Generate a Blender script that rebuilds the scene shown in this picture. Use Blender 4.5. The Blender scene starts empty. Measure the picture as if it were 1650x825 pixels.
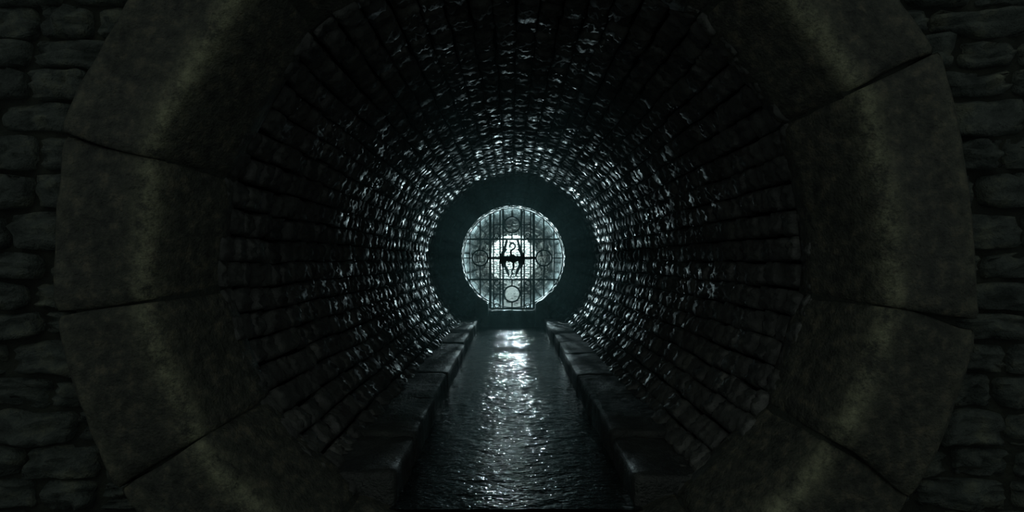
import bpy, bmesh, math, random
from mathutils import Vector, noise

S = bpy.context.scene
COL = S.collection
PI = math.pi
random.seed(7)

# ---------------------------------------------------------------- camera
AX, AZ = 0.03, 0.095            # axis of the tunnel (camera stands at the origin, looking along +Y)
F = 1100.0                      # focal length in pixels of the 1650 x 825 frame
cam = bpy.data.objects.new('camera', bpy.data.cameras.new('camera'))
COL.objects.link(cam)
cam.rotation_euler = (PI / 2, 0, 0)
cam.data.sensor_width = 36
cam.data.lens = 36 * F / 1650
cam.data.shift_y = 7.5 / 1650
cam.data.clip_start = 0.05
S.camera = cam

# ---------------------------------------------------------------- view, world, lights
S.view_settings.view_transform = 'Standard'
S.view_settings.look = 'None'
S.view_settings.gamma = 1
S.view_settings.exposure = 0
S.view_settings.use_curve_mapping = False
S.cycles.use_denoising = True
S.cycles.max_bounces = 4
S.cycles.diffuse_bounces = 2
S.cycles.glossy_bounces = 3
S.cycles.volume_bounces = 2
S.cycles.caustics_reflective = False
S.cycles.sample_clamp_indirect = 3

W = bpy.data.worlds.new('night'); S.world = W; W.use_nodes = True
W.node_tree.nodes['Background'].inputs[0].default_value = (0.80, 0.92, 0.86, 1)
W.node_tree.nodes['Background'].inputs[1].default_value = 0.17


def light(name, kind, loc, energy, color, rot=(0, 0, 0), **kw):
    d = bpy.data.lights.new(name, kind)
    d.energy = energy; d.color = color
    for k, v in kw.items():
        setattr(d, k, v)
    o = bpy.data.objects.new(name, d); COL.objects.link(o)
    o.location = loc; o.rotation_euler = rot
    return o


# faint soft fill light added behind the camera to brighten the portal
light('portal_fill', 'SUN', (0, 0, 6), 0.10, (0.92, 1.0, 0.86), (math.radians(52), 0, math.radians(-10)), angle=math.radians(50))
# lamp of the chamber, just behind the gate
light('gate_lamp', 'POINT', (0.01, 21.8, 0.055), 400, (0.66, 0.95, 1.0), shadow_soft_size=0.045)
# area light added out of sight above the chamber's far end, brightening the back wall
light('hall_fill', 'AREA', (0.03, 47.2, 4.2), 2400, (0.80, 1.0, 0.98), (math.radians(14), 0, 0), shape='RECTANGLE', size=3.6, size_y=2.0)


# ---------------------------------------------------------------- materials
def mat(name):
    m = bpy.data.materials.new(name); m.use_nodes = True
    nt = m.node_tree
    return m, nt, nt.nodes['Principled BSDF']


def N(nt, kind, **kw):
    n = nt.nodes.new(kind)
    for k, v in kw.items():
        if k in n.inputs.keys():
            n.inputs[k].default_value = v
        else:
            setattr(n, k, v)
    return n


def noise_node(nt, vec, scale, detail=4, rough=0.6, stretch=None):
    if stretch:
        mp = N(nt, 'ShaderNodeMapping'); mp.inputs['Scale'].default_value = stretch
        nt.links.new(vec, mp.inputs['Vector']); vec = mp.outputs['Vector']
    n = N(nt, 'ShaderNodeTexNoise', Scale=scale, Detail=detail, Roughness=rough)
    nt.links.new(vec, n.inputs['Vector'])
    return n.outputs['Fac']


def ramp(nt, fac, stops):
    r = N(nt, 'ShaderNodeValToRGB')
    e = r.color_ramp.elements
    while len(e) < len(stops):
        e.new(0.5)
    for k, (p, c) in enumerate(stops):
        e[k].position = p; e[k].color = (*c, 1) if len(c) == 3 else c
    nt.links.new(fac, r.inputs['Fac'])
    return r.outputs['Color']


def bump(nt, h, dist, strength=1.0, normal=None):
    b = N(nt, 'ShaderNodeBump'); b.inputs['Strength'].default_value = strength
    b.inputs['Distance'].default_value = dist
    nt.links.new(h, b.inputs['Height'])
    if normal is not None:
        nt.links.new(normal, b.inputs['Normal'])
    return b.outputs['Normal']


def stone(name, dark, mid, light_, rough, bumps, col_scale=3.0, arris_col=None, spec=0.5, rough_scale=1.2, dry_y=None):
    m, nt, p = mat(name)
    co = N(nt, 'ShaderNodeTexCoord').outputs['Object']
    c = ramp(nt, noise_node(nt, co, col_scale, 8, 0.65), [(0.3, dark), (0.52, mid), (0.75, light_)])
    if arris_col:  # speckled olive tint, strongest along the arris
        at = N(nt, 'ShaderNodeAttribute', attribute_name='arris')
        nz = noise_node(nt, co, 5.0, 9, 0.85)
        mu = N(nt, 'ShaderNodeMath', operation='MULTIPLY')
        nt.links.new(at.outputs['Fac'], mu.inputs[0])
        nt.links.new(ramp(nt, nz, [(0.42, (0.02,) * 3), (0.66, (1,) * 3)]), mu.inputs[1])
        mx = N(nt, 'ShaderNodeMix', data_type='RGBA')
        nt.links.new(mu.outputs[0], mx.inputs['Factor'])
        nt.links.new(c, mx.inputs[6]); mx.inputs[7].default_value = (*arris_col, 1)
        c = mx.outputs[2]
    nt.links.new(c, p.inputs['Base Color'])
    r = ramp(nt, noise_node(nt, co, rough_scale, 3, 0.6), [(0.40, (rough[0],) * 3), (0.60, (rough[1],) * 3)])
    if dry_y:                                            # the stones near the mouth are drier
        sp = N(nt, 'ShaderNodeSeparateXYZ'); nt.links.new(co, sp.inputs[0])
        mr = N(nt, 'ShaderNodeMapRange'); mr.inputs['From Min'].default_value = dry_y[0]; mr.inputs['From Max'].default_value = dry_y[1]
        mr.inputs['To Min'].default_value = dry_y[2]; mr.inputs['To Max'].default_value = 0
        nt.links.new(sp.outputs['Y'], mr.inputs['Value'])
        ad = N(nt, 'ShaderNodeMath', operation='ADD', use_clamp=True)
        nt.links.new(r, ad.inputs[0]); nt.links.new(mr.outputs[0], ad.inputs[1]); r = ad.outputs[0]
    nt.links.new(r, p.inputs['Roughness'])
    p.inputs['Specular IOR Level'].default_value = spec
    nrm = None
    for sc, dist, det in bumps:
        nrm = bump(nt, noise_node(nt, co, sc, det, 0.6), dist, 1.0, nrm)
    nt.links.new(nrm, p.inputs['Normal'])
    return m


M_wet = stone('wet_tunnel_brick', (.014, .016, .016), (.038, .042, .040), (.085, .09, .08), (.16, .72),
              [(12, .013, 3), (54, .0065, 4)], spec=0.6, rough_scale=2.3, dry_y=(5, 12, .34))
M_mortar = stone('wet_mortar', (.003, .004, .004), (.006, .007, .007), (.01, .012, .011), (.6, .8), [(20, .02, 4)], spec=0)
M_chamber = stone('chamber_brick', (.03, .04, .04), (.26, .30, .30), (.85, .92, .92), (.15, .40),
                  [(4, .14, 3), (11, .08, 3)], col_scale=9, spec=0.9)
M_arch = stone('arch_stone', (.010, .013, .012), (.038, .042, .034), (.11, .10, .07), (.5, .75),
               [(12, .03, 6), (55, .016, 5)], col_scale=13, arris_col=(.27, .28, .18), spec=.3)
M_face = stone('face_stone', (.014, .020, .019), (.052, .064, .058), (.13, .14, .10), (.55, .8),
               [(9, .05, 6), (45, .014, 4)], col_scale=4.5, spec=.25)
M_facemortar = stone('face_mortar', (.012, .014, .012), (.02, .024, .02), (.035, .04, .03), (.8, .9), [(25, .02, 4)], spec=.2)
M_ledge = stone('ledge_stone', (.012, .014, .014), (.024, .028, .027), (.05, .055, .05), (.28, .65),
                [(14, .03, 4), (50, .014, 4)], spec=0.4)
M_iron, _nt, _p = mat('gate_iron')
_p.inputs['Base Color'].default_value = (.012, .016, .016, 1)
_p.inputs['Roughness'].default_value = .5
_p.inputs['Metallic'].default_value = .7

# vertical streaks of slime on the channel faces are in the ledge bump; the water has its own ripples
M_water, nt, p = mat('dark_water')
p.inputs['Base Color'].default_value = (.006, .010, .010, 1)
p.inputs['Specular IOR Level'].default_value = .45
co = N(nt, 'ShaderNodeTexCoord').outputs['Object']
n1 = bump(nt, noise_node(nt, co, 10.0, 2, .6, (1, 1.3, 1)), .019)
n2 = bump(nt, noise_node(nt, co, 26.0, 2, .6, (.8, 1.4, 1)), .008, 1, n1)
nt.links.new(n2, p.inputs['Normal'])
nt.links.new(ramp(nt, noise_node(nt, co, 1.6, 3), [(.35, (.02,) * 3), (.65, (.07,) * 3)]), p.inputs['Roughness'])

M_fog, nt, p = mat('damp_haze')
nt.nodes.remove(p)
vs = N(nt, 'ShaderNodeVolumeScatter'); vs.inputs['Color'].default_value = (.55, .95, .95, 1)
vs.inputs['Density'].default_value = 0.014
vs.inputs['Anisotropy'].default_value = 0.4
nt.links.new(vs.outputs[0], nt.nodes['Material Output'].inputs['Volume'])


# ---------------------------------------------------------------- helpers
class MB:
    def __init__(s):
        s.v = []; s.f = []; s.a = None

    def grid(s, fn, nu, nv):
        b = len(s.v)
        for i in range(nu + 1):
            for j in range(nv + 1):
                s.v.append(fn(i / nu, j / nv))
        for i in range(nu):
            for j in range(nv):
                a = b + i * (nv + 1) + j
                s.f.append((a, a + 1, a + nv + 2, a + nv + 1))

    def quad(s, *pts):
        b = len(s.v); s.v += [tuple(q) for q in pts]; s.f.append(tuple(range(b, b + len(pts))))

    def box(s, x0, x1, y0, y1, z0, z1):
        b = len(s.v)
        for x in (x0, x1):
            for y in (y0, y1):
                for z in (z0, z1):
                    s.v.append((x, y, z))
        for f in ((0, 1, 3, 2), (4, 6, 7, 5), (0, 4, 5, 1), (2, 3, 7, 6), (0, 2, 6, 4), (1, 5, 7, 3)):
            s.f.append(tuple(b + k for k in f))

    def build(s, name, m, parent=None, smooth=False, fix=False, kind=None):
        me = bpy.data.meshes.new(name)
        me.from_pydata(s.v, [], s.f)
        if fix:
            bm = bmesh.new(); bm.from_mesh(me)
            bmesh.ops.remove_doubles(bm, verts=bm.verts, dist=1e-5)
            bmesh.ops.recalc_face_normals(bm, faces=bm.faces)
            bm.to_mesh(me); bm.free()
        if s.a is not None:
            at = me.attributes.new('arris', 'FLOAT', 'POINT')
            at.data.foreach_set('value', s.a)
        if smooth:
            me.polygons.foreach_set('use_smooth', [True] * len(me.polygons))
        me.materials.append(m)
        me.update()
        o = bpy.data.objects.new(name, me); COL.objects.link(o)
        if parent:
            o.parent = parent
        if kind:
            o['kind'] = kind
        return o


def tag(o, label, cat, group=None, kind=None):
    o['label'] = label; o['category'] = cat
    if group: o['group'] = group
    if kind: o['kind'] = kind
    return o


def empty(name, loc, label, cat, group=None):
    o = bpy.data.objects.new(name, None); COL.objects.link(o); o.location = loc
    o.empty_display_size = .2
    return tag(o, label, cat, group)


def nz(x, y, z, s, seed=0.0):
    return noise.noise(Vector((x * s + seed, y * s - seed * .7, z * s + seed * 1.3)))


def brick(mb, fn, n, h, seed, gap_u, gap_v, tilt=(0, 0), rough=.012, lift=0.0):
    """one rounded stone: fn(u, v, h) -> point, u v in -1..1, h out of the wall"""
    def pt(a, b):
        u = a * 2 - 1; v = b * 2 - 1
        edge = max(abs(u), abs(v))
        prof = (1 - abs(u) ** 5) * (1 - abs(v) ** 5)
        rim = (a in (0, 1)) or (b in (0, 1))
        hh = -0.06 if rim else h * (0.55 + .45 * prof) + lift + u * tilt[0] + v * tilt[1]
        wob = 1 - .06 * (nz(seed, u, v, 1.3) + .4)
        ku = (1 - gap_u) * wob; kv = (1 - gap_v) * (1 - .07 * (nz(v, seed, u, 1.7) + .4))
        # round the corners
        c = 1 - .10 * (abs(u) * abs(v)) ** 3
        if not rim:
            hh += rough * nz(u * 2.2, v * 2.2, seed, 1.0)
        return fn(u * ku * c, v * kv * c, hh)
    # non-uniform parameter: an inner plateau with a steep side
    ts = [0, .06] + [.06 + .88 * k / n for k in range(1, n)] + [.94, 1]
    m = len(ts)
    b = len(mb.v)
    for a in ts:
        for c in ts:
            aa = .0 if a == 0 else (1. if a == 1 else (a if 0.06 < a < .94 else (.03 if a <= .06 else .97)))
            cc = .0 if c == 0 else (1. if c == 1 else (c if 0.06 < c < .94 else (.03 if c <= .06 else .97)))
            mb.v.append(pt(aa, cc))
    for i in range(m - 1):
        for j in range(m - 1):
            q = b + i * m + j
            mb.f.append((q, q + 1, q + m + 1, q + m))


# ---------------------------------------------------------------- brick barrel of the tunnel
def in_channel(x, z, lim_x, lim_z):
    return abs(x) < lim_x and z < lim_z


def barrel(names, y0, y1, R, courses, lmin, lmax, lod, material, mortar, depth, hole=None, tilt=.02, skip=None, zfloor=-1.75):
    mbs = {k: MB() for k in names}

    def which(a):
        d = math.degrees(a) % 360
        return 'ceiling' if 45 < d < 135 else ('wall_left' if 135 <= d < 270 else 'wall_right')
    da = 2 * PI / courses
    for k in range(courses):
        a0 = k * da + random.uniform(-.1, .1) * da * .3
        px, pz = AX + R * math.cos(a0), AZ + R * math.sin(a0)
        if pz < zfloor:
            continue
        y = y0 - random.uniform(0, lmax * .8)
        key = which(a0)
        while y < y1:
            L = random.uniform(lmin, lmax)
            ya, yb = max(y, y0), min(y + L, y1)
            y += L
            if yb - ya < .06:
                continue
            yc = (ya + yb) / 2
            if hole and hole[0] < yc < hole[1] and abs(math.degrees(a0) - 90) < hole[2]:
                continue
            n, hu, hv = lod(yc), da * R / 2, (yb - ya) / 2
            sd = random.uniform(0, 90)
            hgt = depth * random.uniform(.45, 1.45)
            tl = (random.uniform(-tilt, tilt), random.uniform(-tilt, tilt))
            sk = random.uniform(-.12, .12) * hu

            off = random.uniform(-.09, .09) * hu

            def fn(u, v, h, a0=a0, yc=yc, hv=hv, hu=hu, sk=sk, off=off):
                a = a0 + (u * hu + sk * v + off) / R
                yy = yc + v * hv
                a += .011 * nz(a0 * 1.5, yy * .9, 3, 1.0) + .006 * nz(a0 * 9, yy * 2.5, 7, 1.0)
                r = R - h + .03 * nz(a0 * 2.0, yy * .6, 1, 1.0)
                return (AX + r * math.cos(a), yy, AZ + r * math.sin(a))
            brick(mbs[key], fn, n, hgt, sd, random.uniform(-.03, .06), min(.22, random.uniform(.012, .03) / hv), tl, rough=.04)
    out = []
    for k in names:
        o = mbs[k].build(names[k], material, smooth=True, kind='structure')
        out.append(o)
    # mortar bed behind the stones, a closed tube
    R = R + .045
    for key, (d0, d1) in (('ceiling', (45, 135)), ('wall_left', (135, 270)), ('wall_right', (-90, 45))):
        sh = MB()
        n = 24
        ys = [y0, y1]
        if hole:
            ys = [y0, hole[0], hole[1], y1]
        for i in range(n):
            a, b = math.radians(d0 + (d1 - d0) * i / n), math.radians(d0 + (d1 - d0) * (i + 1) / n)
            for q in range(len(ys) - 1):
                mid = math.degrees((a + b) / 2)
                if hole and q == 1 and abs(mid - 90) < hole[2]:
                    continue
                sh.quad((AX + R * math.cos(a), ys[q], AZ + R * math.sin(a)), (AX + R * math.cos(b), ys[q], AZ + R * math.sin(b)),
                        (AX + R * math.cos(b), ys[q + 1], AZ + R * math.sin(b)), (AX + R * math.cos(a), ys[q + 1], AZ + R * math.sin(a)))
        base = [o for o in out if o.name.startswith(names[key])][0]
        sh.build('mortar', mortar, base)
    return out


barrel({'ceiling': 'ceiling', 'wall_left': 'wall_left', 'wall_right': 'wall_right'}, 4.95, 18.75, 2.20, 66, .17, .36,
       lambda y: 7 if y < 7.5 else (5 if y < 11 else 3), M_wet, M_mortar, .06, tilt=.012)
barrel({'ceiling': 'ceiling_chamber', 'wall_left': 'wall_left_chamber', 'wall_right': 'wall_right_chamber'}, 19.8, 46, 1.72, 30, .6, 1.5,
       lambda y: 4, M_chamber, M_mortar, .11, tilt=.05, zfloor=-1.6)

# tall hall made up beyond the chamber to hide the added light
mb = MB()
HX0, HX1, HY0, HY1, HZ0, HZ1 = -2.6, 2.6, 46, 50, -2.1, 4.6
mb.quad((HX0, HY0, HZ0), (HX0, HY1, HZ0), (HX0, HY1, HZ1), (HX0, HY0, HZ1))
mb.quad((HX1, HY0, HZ0), (HX1, HY1, HZ0), (HX1, HY1, HZ1), (HX1, HY0, HZ1))
mb.quad((HX0, HY0, HZ1), (HX1, HY0, HZ1), (HX1, HY1, HZ1), (HX0, HY1, HZ1))
for i in range(64):
    a, b = 2 * PI * i / 64, 2 * PI * (i + 1) / 64
    mb.quad(*[(AX + r * math.cos(t), HY0 + .001, AZ + r * math.sin(t)) for r, t in ((1.73, a), (1.73, b), (6, b), (6, a))])
mb.build('wall_added_hall', M_chamber, kind='structure')

# ---------------------------------------------------------------- coursed masonry (flat walls)
def flat_wall(name, x0, x1, z0, z1, y, rowh, lens, material, mortar, keep, n=6, depth=.07, hole_r=None):
    mb = MB()
    z = z0
    while z < z1:
        h = random.uniform(*rowh)
        x = x0 - random.uniform(0, lens[1])
        while x < x1:
            L = random.uniform(*lens)
            if keep(x + L / 2, z + h / 2, L):
                two = L > lens[0] * 1.6 and random.random() < .08
                segs = [(z, z + h)] if not two else [(z, z + h * .45), (z + h * .47, z + h)]
                for (za, zb) in segs:
                    sx = random.uniform(-.04, .04)

                    def fn(u, v, hh, xc=x + L / 2, zc=(za + zb) / 2, hu=L / 2, hv=(zb - za) / 2, sx=sx):
                        wx = .045 * nz(xc + u * hu, zc + v * hv, 3, 4)
                        wz = .040 * nz(xc + u * hu, zc + v * hv, 9, 3)
                        return (xc + u * hu + sx * v * hv + wx, y - hh, zc + v * hv + wz)
                    brick(mb, fn, n, depth * random.uniform(.4, 1.2), random.uniform(0, 90),
                          min(.15, random.uniform(.0, .022) / (L / 2)), min(.2, random.uniform(-.004, .014) / ((zb - za) / 2)),
                          (random.uniform(-.025, .025), random.uniform(-.025, .025)), rough=.09)
            x += L
        z += h
    o = mb.build(name, material, smooth=True, kind='structure')
    sh = MB()
    if hole_r:
        k = 64
        for i in range(k):
            a, b = 2 * PI * i / k, 2 * PI * (i + 1) / k
            sh.quad(*[(AX + r * math.cos(t), y, AZ + r * math.sin(t)) for r, t in ((hole_r, a), (hole_r, b), (9, b), (9, a))])
    else:
        sh.quad((x0, y, z0), (x1, y, z0), (x1, y, z1), (x0, y, z1))
    sh.build('mortar', mortar, o)
    return o


flat_wall('wall_front', -5.2, 5.2, -3.3, 3.0, 4.72, (.19, .27), (.36, .70), M_face, M_facemortar,
          lambda x, z, L: math.hypot(x - AX, z - AZ) > 2.75, n=7, depth=.09, hole_r=2.6)
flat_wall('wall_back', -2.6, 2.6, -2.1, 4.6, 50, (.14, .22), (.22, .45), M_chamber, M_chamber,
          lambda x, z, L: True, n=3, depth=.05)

# ---------------------------------------------------------------- the great stone arch around the mouth
arch = empty('stone_arch', (AX, 4.72, AZ - 3.0), 'huge ring of smooth weathered stone blocks framing the tunnel mouth', 'arch')
# profile in (radius, y): back of outer rim -> face -> arris -> splay -> inner return
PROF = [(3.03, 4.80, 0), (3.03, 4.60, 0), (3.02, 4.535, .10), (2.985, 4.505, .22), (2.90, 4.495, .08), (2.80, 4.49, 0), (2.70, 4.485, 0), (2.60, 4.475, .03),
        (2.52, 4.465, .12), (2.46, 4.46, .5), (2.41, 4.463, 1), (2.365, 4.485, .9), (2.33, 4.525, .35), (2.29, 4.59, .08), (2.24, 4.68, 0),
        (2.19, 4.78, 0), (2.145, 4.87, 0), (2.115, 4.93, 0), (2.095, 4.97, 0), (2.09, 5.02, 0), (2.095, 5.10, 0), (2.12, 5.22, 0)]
JOINTS = [-57, -32, -9.5, 24.7, 51, 91, 132.3, 166.4, 188.6, 211.4, 237, 264, 283, 303]
for k in range(len(JOINTS) - 1):
    a0, a1 = math.radians(JOINTS[k]), math.radians(JOINTS[k + 1])
    g = .0015
    na = max(10, int((a1 - a0) / .022))
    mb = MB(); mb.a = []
    seed = k * 7.3
    dr = random.uniform(-.03, .03); dy = random.uniform(-.02, .02)
    prof = []
    for i in range(len(PROF) - 1):                       # refine the profile
        p0, p1 = PROF[i], PROF[i + 1]
        for q in range(2):
            t = q / 2
            prof.append(tuple(p0[c] * (1 - t) + p1[c] * t for c in range(3)))
    prof.append(PROF[-1])
    mid = (a0 + a1) / 2
    sk0 = random.uniform(-.015, .015); sk1 = random.uniform(-.015, .015)

    def pnt(t, pr, sink=0.0):
        r, y, w = pr
        r += .055
        # joints are slightly skewed, block faces follow a chord more than the circle
        a = a0 + g + (a1 - a0 - 2 * g) * t
        half = (a1 - a0) / 2
        chord = math.cos(half) / math.cos(a - mid)
        mixw = .62 if r > 2.2 else .5
        rr = r * ((1 - mixw) + mixw * chord * (1 + (1 - math.cos(half)) * .55))
        e = min(t, 1 - t) * (a1 - a0) * 2.5               # distance from the joint in metres
        rnd = max(0, 1 - e / .07) ** 2 * .035
        x, z = AX + rr * math.cos(a), AZ + rr * math.sin(a)
        d = .028 * nz(x, y, z, 1.7, seed) + .012 * nz(x, y, z, 6, seed) + .005 * nz(x, y, z, 17, seed)
        # outward is away from the wall on the face, towards the axis on the inside
        f = max(0, min(1, (2.36 - r) / .2)) if r < 2.36 else 0
        o_ = 1 if r > 3.0 and y > 4.52 else 0
        rr += (-(d - rnd - sink) * f) + (d - rnd - sink) * o_
        yy = y + dy * (1 if y < 4.79 else 0) - (d - rnd - sink) * (1 - f * .8) * (1 - o_)
        if r > 2.9:
            rr += dr + .03 * nz(x, 0, z, 1.1, seed)
        a += (r - 2.1) * .012 * nz(r, seed, 0, 2.0) * 2
        return (AX + rr * math.cos(a), yy, AZ + rr * math.sin(a))
    P = len(prof)
    ts = [0, .004, .012, .03] + [.03 + .94 * i / na for i in range(1, na)] + [.97, .988, .996, 1]
    for i, t in enumerate(ts):
        sink = .10 if t in (0, 1) else 0
        for pr in prof:
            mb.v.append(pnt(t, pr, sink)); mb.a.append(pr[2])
    for i in range(len(ts) - 1):
        for j in range(P - 1):
            q = i * P + j
            mb.f.append((q, q + P, q + P + 1, q + 1))
    mb.f.append(tuple(range(P)))
    mb.f.append(tuple((len(ts) - 1) * P + j for j in reversed(range(P))))
    for i in range(len(ts) - 1):
        mb.f.append((i * P, i * P + P - 1, (i + 1) * P + P - 1, (i + 1) * P))
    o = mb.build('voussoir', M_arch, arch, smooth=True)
    o.location = (-AX, -4.72, -(AZ - 3.0))

# mortar bed behind the joints
mb = MB()
bed = [(3.0, 4.79), (2.98, 4.57), (2.46, 4.53), (2.40, 4.56), (2.18, 4.98), (2.18, 5.2)]
for i in range(120):
    a, b = 2 * PI * i / 120, 2 * PI * (i + 1) / 120
    for (ra, ya), (rb, yb) in zip(bed, bed[1:]):
        mb.quad(*[(AX + r_ * math.cos(t), y, AZ + r_ * math.sin(t)) for r_, y, t in ((ra, ya, a), (ra, ya, b), (rb, yb, b), (rb, yb, a))])
o = mb.build('mortar', M_facemortar, arch)
o.location = (-AX, -4.72, -(AZ - 3.0))

# ---------------------------------------------------------------- face and splayed reveal around the gate
def ring_face(mb, ra, rb, ya, yb, count, offs, h, n=3, cut=None):
    for k in range(count):
        a0 = 2 * PI * (k + offs) / count
        rm = (ra + rb) / 2
        if cut and cut(AX + rm * math.cos(a0), AZ + rm * math.sin(a0)):
            continue
        slope = math.hypot(rb - ra, yb - ya)
        nr, ny = -(yb - ya) / slope, -(ra - rb) / slope   # out of the surface: towards axis and towards camera

        def fn(u, v, hh, a0=a0):
            a = a0 + u * PI / count
            t = (v + 1) / 2
            r = ra + (rb - ra) * t + nr * hh
            y = ya + (yb - ya) * t + ny * hh
            return (AX + r * math.cos(a), y, AZ + r * math.sin(a))
        brick(mb, fn, n, h * random.uniform(.6, 1.2), random.uniform(0, 90), .12, .08, (random.uniform(-.008, .008), random.uniform(-.008, .008)), rough=.01)


OZ, OR = 0.075, 1.42                                    # centre height and radius of the gate opening
cut = lambda x, z: abs(x) < .74 and z < -1.0
mb = MB()
edges = [2.24, 2.045, 1.85, 1.655, 1.445]
for q in range(4):
    ring_face(mb, edges[q] - .004, edges[q + 1] + .004, 18.76, 18.76, (62, 56, 50, 46)[q], .5 * (q % 2), .035, cut=cut)
for i, (ya, yb) in enumerate(((18.75, 19.08), (19.09, 19.42), (19.43, 19.79))):
    ring_face(mb, OR + .02, OR + .019, ya, yb, 44, .5 * (i % 2), .02, cut=cut)
o = mb.build('wall_gate', M_wet, smooth=True, kind='structure')
mb = MB()
k = 96
for i in range(k):
    a, b = 2 * PI * i / k, 2 * PI * (i + 1) / k
    m_ = (a + b) / 2
    for (ra, ya, rb, yb) in ((2.4, 18.765, 1.44, 18.765), (1.44, 18.765, 1.44, 19.8), (1.44, 19.8, 2.3, 19.8)):
        if cut(AX + 1.45 * math.cos(m_), AZ + 1.45 * math.sin(m_)):
            continue
        mb.quad(*[(AX + r * math.cos(t), y, AZ + r * math.sin(t)) for r, y, t in ((ra, ya, a), (ra, ya, b), (rb, yb, b), (rb, yb, a))])
mb.build('mortar', M_mortar, o)
for s in (-1, 1):                                       # squared jambs under the round opening
    mb = MB()
    x0, x1 = sorted((s * .655, s * 1.3))
    zt = AZ - .02 - math.sqrt(OR ** 2 - .66 ** 2)
    prismv = [(x0 if s > 0 else x1, zt), (s * .85, AZ - .05 - math.sqrt(OR ** 2 - .85 ** 2) + .03), (s * 1.0, AZ - math.sqrt(OR ** 2 - 1.0) + .0), (s * 1.0, -2.1), (x0 if s > 0 else x1, -2.1)]
    b = 0
    for y in (18.74, 19.8):
        for (x, z) in prismv:
            mb.v.append((x, y, z))
    n5 = 5
    mb.f.append(tuple(range(n5))); mb.f.append(tuple(reversed(range(n5, 2 * n5))))
    for q in range(n5):
        w = (q + 1) % n5
        mb.f.append((q, w, n5 + w, n5 + q))
    mb.build('jamb', M_wet, o, fix=True)

# ---------------------------------------------------------------- stone blocks with worn edges (ledges, step)
def worn_block(name, x0, x1, y0, y1, z0, z1, m, parent=None, seed=0, res=.06, amp=.014, rad=.035, origin=(0, 0, 0)):
    bm = bmesh.new()
    bmesh.ops.create_cube(bm, size=1)
    cx, cy, cz = (x0 + x1) / 2, (y0 + y1) / 2, (z0 + z1) / 2
    sx, sy, sz = (x1 - x0), (y1 - y0), (z1 - z0)
    for v in bm.verts:
        v.co = Vector((v.co.x * sx, v.co.y * sy, v.co.z * sz))
    for axis, size in ((0, sx), (1, sy), (2, sz)):
        cuts = max(3, min(40, int(size / res)))
        for q in range(1, cuts):
            t = -size / 2 + size * q / cuts
            no = [0, 0, 0]; no[axis] = 1; c = [0, 0, 0]; c[axis] = t
            bmesh.ops.bisect_plane(bm, geom=bm.verts[:] + bm.edges[:] + bm.faces[:], plane_co=c, plane_no=no)
    hx, hy, hz = sx / 2 - rad, sy / 2 - rad, sz / 2 - rad
    for v in bm.verts:
        c = Vector((max(-hx, min(hx, v.co.x)), max(-hy, min(hy, v.co.y)), max(-hz, min(hz, v.co.z))))
        d = v.co - c
        if d.length > 1e-6:
            v.co = c + d.normalized() * min(d.length, rad)
        w = v.co + Vector((cx, cy, cz))
        nn = d.normalized() if d.length > 1e-6 else Vector((0, 0, 1))
        k_ = amp * (nz(w.x, w.y, w.z, 3, seed) + .6 * nz(w.x, w.y, w.z, 9, seed) + .4 * nz(w.x, w.y, w.z, 22, seed))
        v.co = w + nn * k_ - Vector(origin)
    me = bpy.data.meshes.new(name); bm.to_mesh(me); bm.free()
    me.polygons.foreach_set('use_smooth', [True] * len(me.polygons))
    me.materials.append(m)
    o = bpy.data.objects.new(name, me); COL.objects.link(o)
    if parent: o.parent = parent
    return o


WZ = -1.82                                              # water level
for s, lab in ((-1, 'raised kerb of dark wet stone blocks along the left side of the water channel'),
               (1, 'raised kerb of dark wet stone blocks along the right side of the water channel')):
    led = empty('stone_ledge', (s * 1.2, 5.1, -2.1), lab, 'kerb', 'kerbs beside the channel')
    ends = [5.06, 6.15, 7.75, 9.5, 11.2, 12.9, 14.7, 16.6, 18.70] if s < 0 else [5.06, 6.2, 7.95, 9.3, 11.4, 13.1, 14.8, 16.8, 18.70]
    for i in range(len(ends) - 1):
        xi = .89 + random.uniform(-.02, .025)
        top = -1.56 + random.uniform(-.025, .02)
        if i == 0: top -= .03
        xo = 1.52
        x0, x1 = sorted((s * xi, s * xo))
        worn_block('kerb_block', x0, x1, ends[i] + .008, ends[i + 1] - .008, -2.1, top, M_ledge, led, seed=i * 3 + s, amp=.02,
                   res=.05 if i < 3 else .09, origin=(s * 1.2, 5.1, -2.1))

st = worn_block('doorstep', -.655, .655, 18.80, 19.8, -2.1, -1.375, M_ledge, None, seed=50, res=.1, amp=.01)
tag(st, 'dark stone doorstep under the iron gate at the end of the water', 'step')

# ---------------------------------------------------------------- bed and water
mb = MB()
mb.box(-1.5, 1.5, 5.3, 50, -2.3, -2.10)
mb.build('floor', M_ledge, kind='structure')
mb = MB()
mb.box(-6, 6, -3, 4.78, -3.4, -3.25)
mb.build('floor_outside', M_ledge, kind='structure')


def water(name, x0, x1, y0, y1, z, nx, ny, label, amp=.009):
    mb = MB()

    def fn(u, v):
        x = x0 + (x1 - x0) * u; y = y0 + (y1 - y0) * v
        h = amp * nz(x * 1.0, y * 1.6, 0, 3.2) + amp * .6 * nz(x, y * 1.5, 5, 8.5) + amp * .3 * nz(x, y * 1.4, 9, 18)
        return (x, y, z + h)
    mb.grid(fn, nx, ny)
    o = mb.build(name, M_water, smooth=True)
    tag(o, label, 'water', kind='stuff')
    return o


water('water', -.96, .96, 5.0, 18.8, WZ, 60, 420, 'shallow rippling black water in the channel between the two stone kerbs')
water('water', -1.3, 1.3, 19.82, 49.9, -1.52, 40, 300, 'shallow bright water behind the iron gate', amp=.02)

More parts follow.
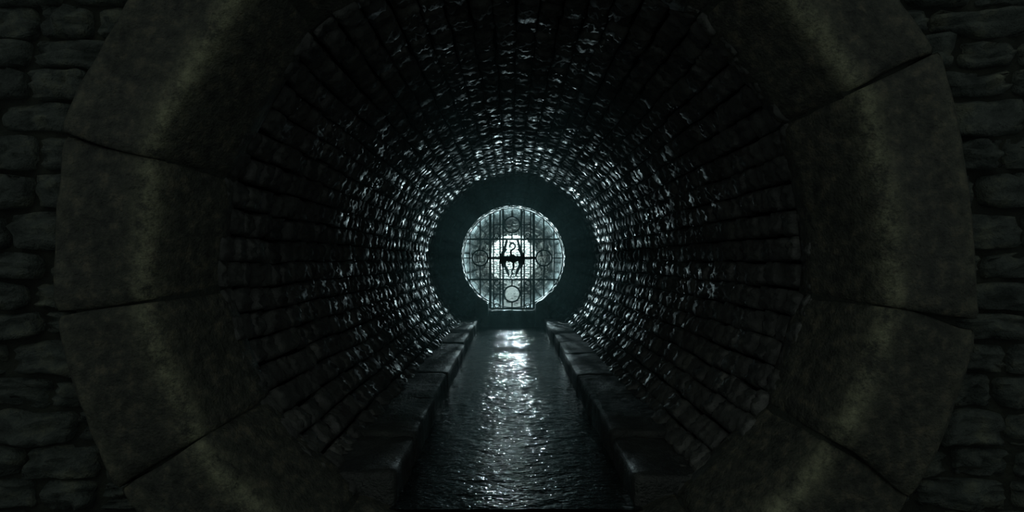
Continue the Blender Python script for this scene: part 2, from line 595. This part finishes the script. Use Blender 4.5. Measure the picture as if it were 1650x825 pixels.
# ---------------------------------------------------------------- iron gate
GY = 19.3                                               # plane of the gate
MP = GY / F                                             # metres per photograph pixel at the gate
gx = lambda px: (px - 825.0) * MP
gz = lambda py: (420.0 - py) * MP
CX, CZ, CR = AX, OZ, 1.405
BASEZ = -1.365
gate = empty('iron_gate', (AX, GY, BASEZ), 'round black iron gate with four roundels and a winged dragon emblem', 'gate')
OFF = Vector((AX, GY, BASEZ))


def chord_z(x):
    return math.sqrt(max(0, CR * CR - (x - CX) ** 2))


def chord_x(z):
    return math.sqrt(max(0, CR * CR - (z - CZ) ** 2))


def prism(mb, pts, d0, d1):
    """polygon in (x, z) extruded in y"""
    b = len(mb.v); n = len(pts)
    for d in (d0, d1):
        for (x, z) in pts:
            mb.v.append((x, GY + d, z))
    mb.f.append(tuple(b + i for i in range(n)))
    mb.f.append(tuple(b + n + i for i in reversed(range(n))))
    for i in range(n):
        j = (i + 1) % n
        mb.f.append((b + i, b + j, b + n + j, b + n + i))


def bar(mb, x0, x1, z0, z1, d=.02):
    c = min(x1 - x0, z1 - z0) * .22
    # chamfered flat bar
    prism(mb, [(x0, z0), (x1, z0), (x1, z1), (x0, z1)], -d + c, d - c)
    prism(mb, [(x0 + c, z0 + c), (x1 - c, z0 + c), (x1 - c, z1 - c), (x0 + c, z1 - c)], -d, d)


def hoop(mb, px, py, r, w, d=.022, seg=48):
    x, z = gx(px), gz(py)
    ro, ri = (r + w / 2) * MP, (r - w / 2) * MP
    b = len(mb.v)
    secs = [(ri, -d * .6), ((ri * .6 + ro * .4), -d), ((ri * .4 + ro * .6), -d), (ro, -d * .6), (ro, d * .6), ((ri * .4 + ro * .6), d), ((ri * .6 + ro * .4), d), (ri, d * .6)]
    m = len(secs)
    for i in range(seg):
        a = 2 * PI * i / seg
        for (rr, dd) in secs:
            mb.v.append((x + rr * math.cos(a), GY + dd, z + rr * math.sin(a)))
    for i in range(seg):
        for j in range(m):
            p_, q_ = b + i * m, b + ((i + 1) % seg) * m
            mb.f.append((p_ + j, p_ + (j + 1) % m, q_ + (j + 1) % m, q_ + j))


def gbuild(mb, name, parent, smooth=False):
    o = mb.build(name, M_iron, parent, smooth=smooth, fix=False)
    if parent is gate:
        o.location = -OFF
    return o


def vbar(px, w, zt=None, zb=None, d=.02):
    x = gx(px); h = w * MP / 2
    c = chord_z(x)
    zt = CZ + c if zt is None else zt
    zb = CZ - c if zb is None else zb
    m_ = MB(); bar(m_, x - h, x + h, zb, zt, d); return m_


def hbar(py, w, xa, xb, d=.017):
    z = gz(py); h = w * MP / 2
    m_ = MB(); bar(m_, xa, xb, z - h, z + h, d); return m_


# outer hoop the bars run into
mb = MB(); hoop(mb, 825 + CX / MP, 420 - CZ / MP, CR / MP - .6, 1.6, .03, 96)
gbuild(mb, 'rim', gate)
# side grilles: rails with bars and a roundel
for s in (-1, 1):
    z = gz(415.8)
    xa, xb = sorted((gx(825 + s * 64), CX + s * chord_x(z)))
    mb = MB(); bar(mb, xa, xb, z - .9 * MP, z + .9 * MP)
    g = gbuild(mb, 'side_grille', gate)
    for py, w in ((385.5, 2.6), (450.5, 2.6)):
        z = gz(py); c = chord_x(z)
        xa, xb = sorted((gx(825 + s * 36), CX + s * c))
        mb = MB(); bar(mb, xa, xb, z - w * MP / 2, z + w * MP / 2); gbuild(mb, 'rail', g)
    z = gz(415.8)
    xa, xb = sorted((gx(825 + s * 34), gx(825 + s * 39)))
    mb = MB(); bar(mb, xa, xb, z - 2.2 * MP, z + 2.2 * MP); gbuild(mb, 'rail', g)
    zr = gz(415.8); rr = 12.6 * MP
    x = gx(825 + s * 51.2)
    for (za, zb) in ((CZ - chord_z(x), zr - rr), (zr + rr, CZ + chord_z(x))):
        mb = MB(); bar(mb, x - 1.15 * MP, x + 1.15 * MP, za, zb); gbuild(mb, 'grille_bar', g)
    gbuild(vbar(825 + s * 67.4, 1.8), 'grille_bar', g)
    mb = MB(); hoop(mb, 825 + s * 51.2, 415.8, 12.6, 2.4); gbuild(mb, 'roundel', g)
# door leaf
mb = MB()
ZB = gz(497.5)
for px, w in ((790, 3.9), (860, 3.9)):
    x = gx(px); bar(mb, x - w * MP / 2, x + w * MP / 2, ZB, CZ + chord_z(x), .03)
bar(mb, gx(790), gx(860), gz(498.3), gz(495.6), .03)
for py, w in ((385.5, 3.0), (450.5, 3.0)):
    bar(mb, gx(790), gx(860), gz(py) - w * MP / 2, gz(py) + w * MP / 2, .025)
door = gbuild(mb, 'door_leaf', gate)
for px, w in ((795.4, 2.0), (805.8, 2.2), (810.6, 2.6), (840.0, 2.6), (844.7, 2.2), (855.0, 2.0)):
    gbuild(vbar(px, w, zb=ZB), 'door_bar', door)
for (xa, xb) in ((790, 812), (838, 860)):
    gbuild(hbar(415.8, 3.6, gx(xa), gx(xb)), 'cross_rail', door)
for py in (362.4, 473.6):
    for (xa, xb) in ((795.4, 812.6), (837.4, 855)):
        gbuild(hbar(py, 1.8, gx(xa), gx(xb)), 'cross_rail', door)
    mb = MB(); hoop(mb, 825, py, 12.8, 2.6); gbuild(mb, 'roundel', door)
for (ya, yb) in ((340, 350), (375, 385.5), (450.5, 461), (486.4, 496)):
    mb = MB(); bar(mb, gx(825) - 1.0 * MP, gx(825) + 1.0 * MP, gz(yb), gz(ya)); gbuild(mb, 'strut', door)
for py in (380, 455.8, 492.2):
    for px in (800.6, 850.2):
        mb = MB(); hoop(mb, px, py, 3.6, 1.5, .018, 24); gbuild(mb, 'ring', door)

# the dragon emblem on the middle panel (coordinates traced on a 9.17x view of the panel)
ex = lambda x: gx(780 + x / 9.167)
ez = lambda y: gz(370 + y / 9.167)
mb = MB()
WING = [(322, 150), (304, 220), (276, 300), (250, 345), (240, 400), (243, 470), (256, 530), (276, 575), (296, 560), (318, 610), (346, 668), (378, 705),
        (370, 640), (358, 585), (332, 545), (322, 505), (334, 468), (372, 478), (380, 395), (352, 388), (345, 372), (328, 392), (300, 388), (306, 350), (322, 322), (348, 296),
        (326, 278), (338, 225), (352, 160)]
for s in (0, 1):
    pts = [((x if s == 0 else 833 - x), y) for x, y in WING]
    P2 = [(ex(x), ez(y)) for x, y in pts]
    prism(mb, P2, -.035, .012)
    # raised leading edge of the wing
    L2 = [(322, 150), (304, 220), (276, 300), (250, 345), (240, 400), (243, 470), (262, 470), (262, 405), (272, 360), (296, 310), (322, 230), (336, 160)]
    prism(mb, [(ex(x if s == 0 else 833 - x), ez(y)) for x, y in L2], -.055, -.03)
prism(mb, [(ex(x), ez(y)) for x, y in [(335, 398), (370, 388), (396, 366), (436, 366), (466, 388), (500, 398), (498, 462), (462, 478), (434, 505), (400, 480), (338, 468)]], -.06, .03)
prism(mb, [(ex(x), ez(y)) for x, y in [(375, 402), (416, 384), (458, 402), (452, 445), (416, 475), (380, 445)]], -.085, -.055)


def ribbon(pts, wid):
    n = len(pts); L = []; R_ = []
    for i, (x, y) in enumerate(pts):
        p0 = pts[max(0, i - 1)]; p1 = pts[min(n - 1, i + 1)]
        dx, dy = p1[0] - p0[0], p1[1] - p0[1]
        l = math.hypot(dx, dy) or 1
        w = wid[i] / 2
        L.append((x - dy / l * w, y + dx / l * w)); R_.append((x + dy / l * w, y - dx / l * w))
    for i in range(n - 1):
        prism(mb, [(ex(a), ez(b)) for a, b in (L[i], L[i + 1], R_[i + 1], R_[i])], -.04, .01)


def smooth_path(pts, k=5):
    out = []
    for i in range(len(pts) - 1):
        p0, p1, p2, p3 = pts[max(0, i - 1)], pts[i], pts[i + 1], pts[min(len(pts) - 1, i + 2)]
        for q in range(k):
            t = q / k
            out.append(tuple(.5 * (2 * p1[c] + (p2[c] - p0[c]) * t + (2 * p0[c] - 5 * p1[c] + 4 * p2[c] - p3[c]) * t * t + (3 * p1[c] - p0[c] - 3 * p2[c] + p3[c]) * t ** 3) for c in range(2)))
    out.append(pts[-1])
    return out


neck = smooth_path([(382, 262), (384, 225), (412, 205), (446, 212), (460, 243), (448, 276), (414, 300), (394, 330), (404, 378)])
ribbon(neck, [20 + 8 * abs(i / len(neck) - .4) * 2 for i in range(len(neck))])
ribbon([(378, 160), (388, 195), (396, 232)], [6, 20, 8])
ribbon([(398, 186), (430, 196), (462, 190)], [16, 10, 3])
tail = smooth_path([(428, 470), (436, 520), (430, 575), (410, 615), (418, 650), (398, 680), (388, 722)])
ribbon(tail, [34 - 24 * i / len(tail) for i in range(len(tail))])
em = gbuild(mb, 'emblem', door)
em['label'] = 'winged dragon emblem cut from flat iron'

# ---------------------------------------------------------------- damp haze in the tunnel
mb = MB()
k = 24
for y in (5.4, 18.70):
    for i in range(k):
        mb.v.append((AX + 2.0 * math.cos(2 * PI * i / k), y, AZ + 2.0 * math.sin(2 * PI * i / k)))
mb.f.append(tuple(range(k))); mb.f.append(tuple(reversed(range(k, 2 * k))))
for i in range(k):
    w = (i + 1) % k
    mb.f.append((i, w, k + w, k + i))
fog = mb.build('haze', M_fog, fix=True)
tag(fog, 'thin teal haze hanging around the gate', 'haze', kind='stuff')
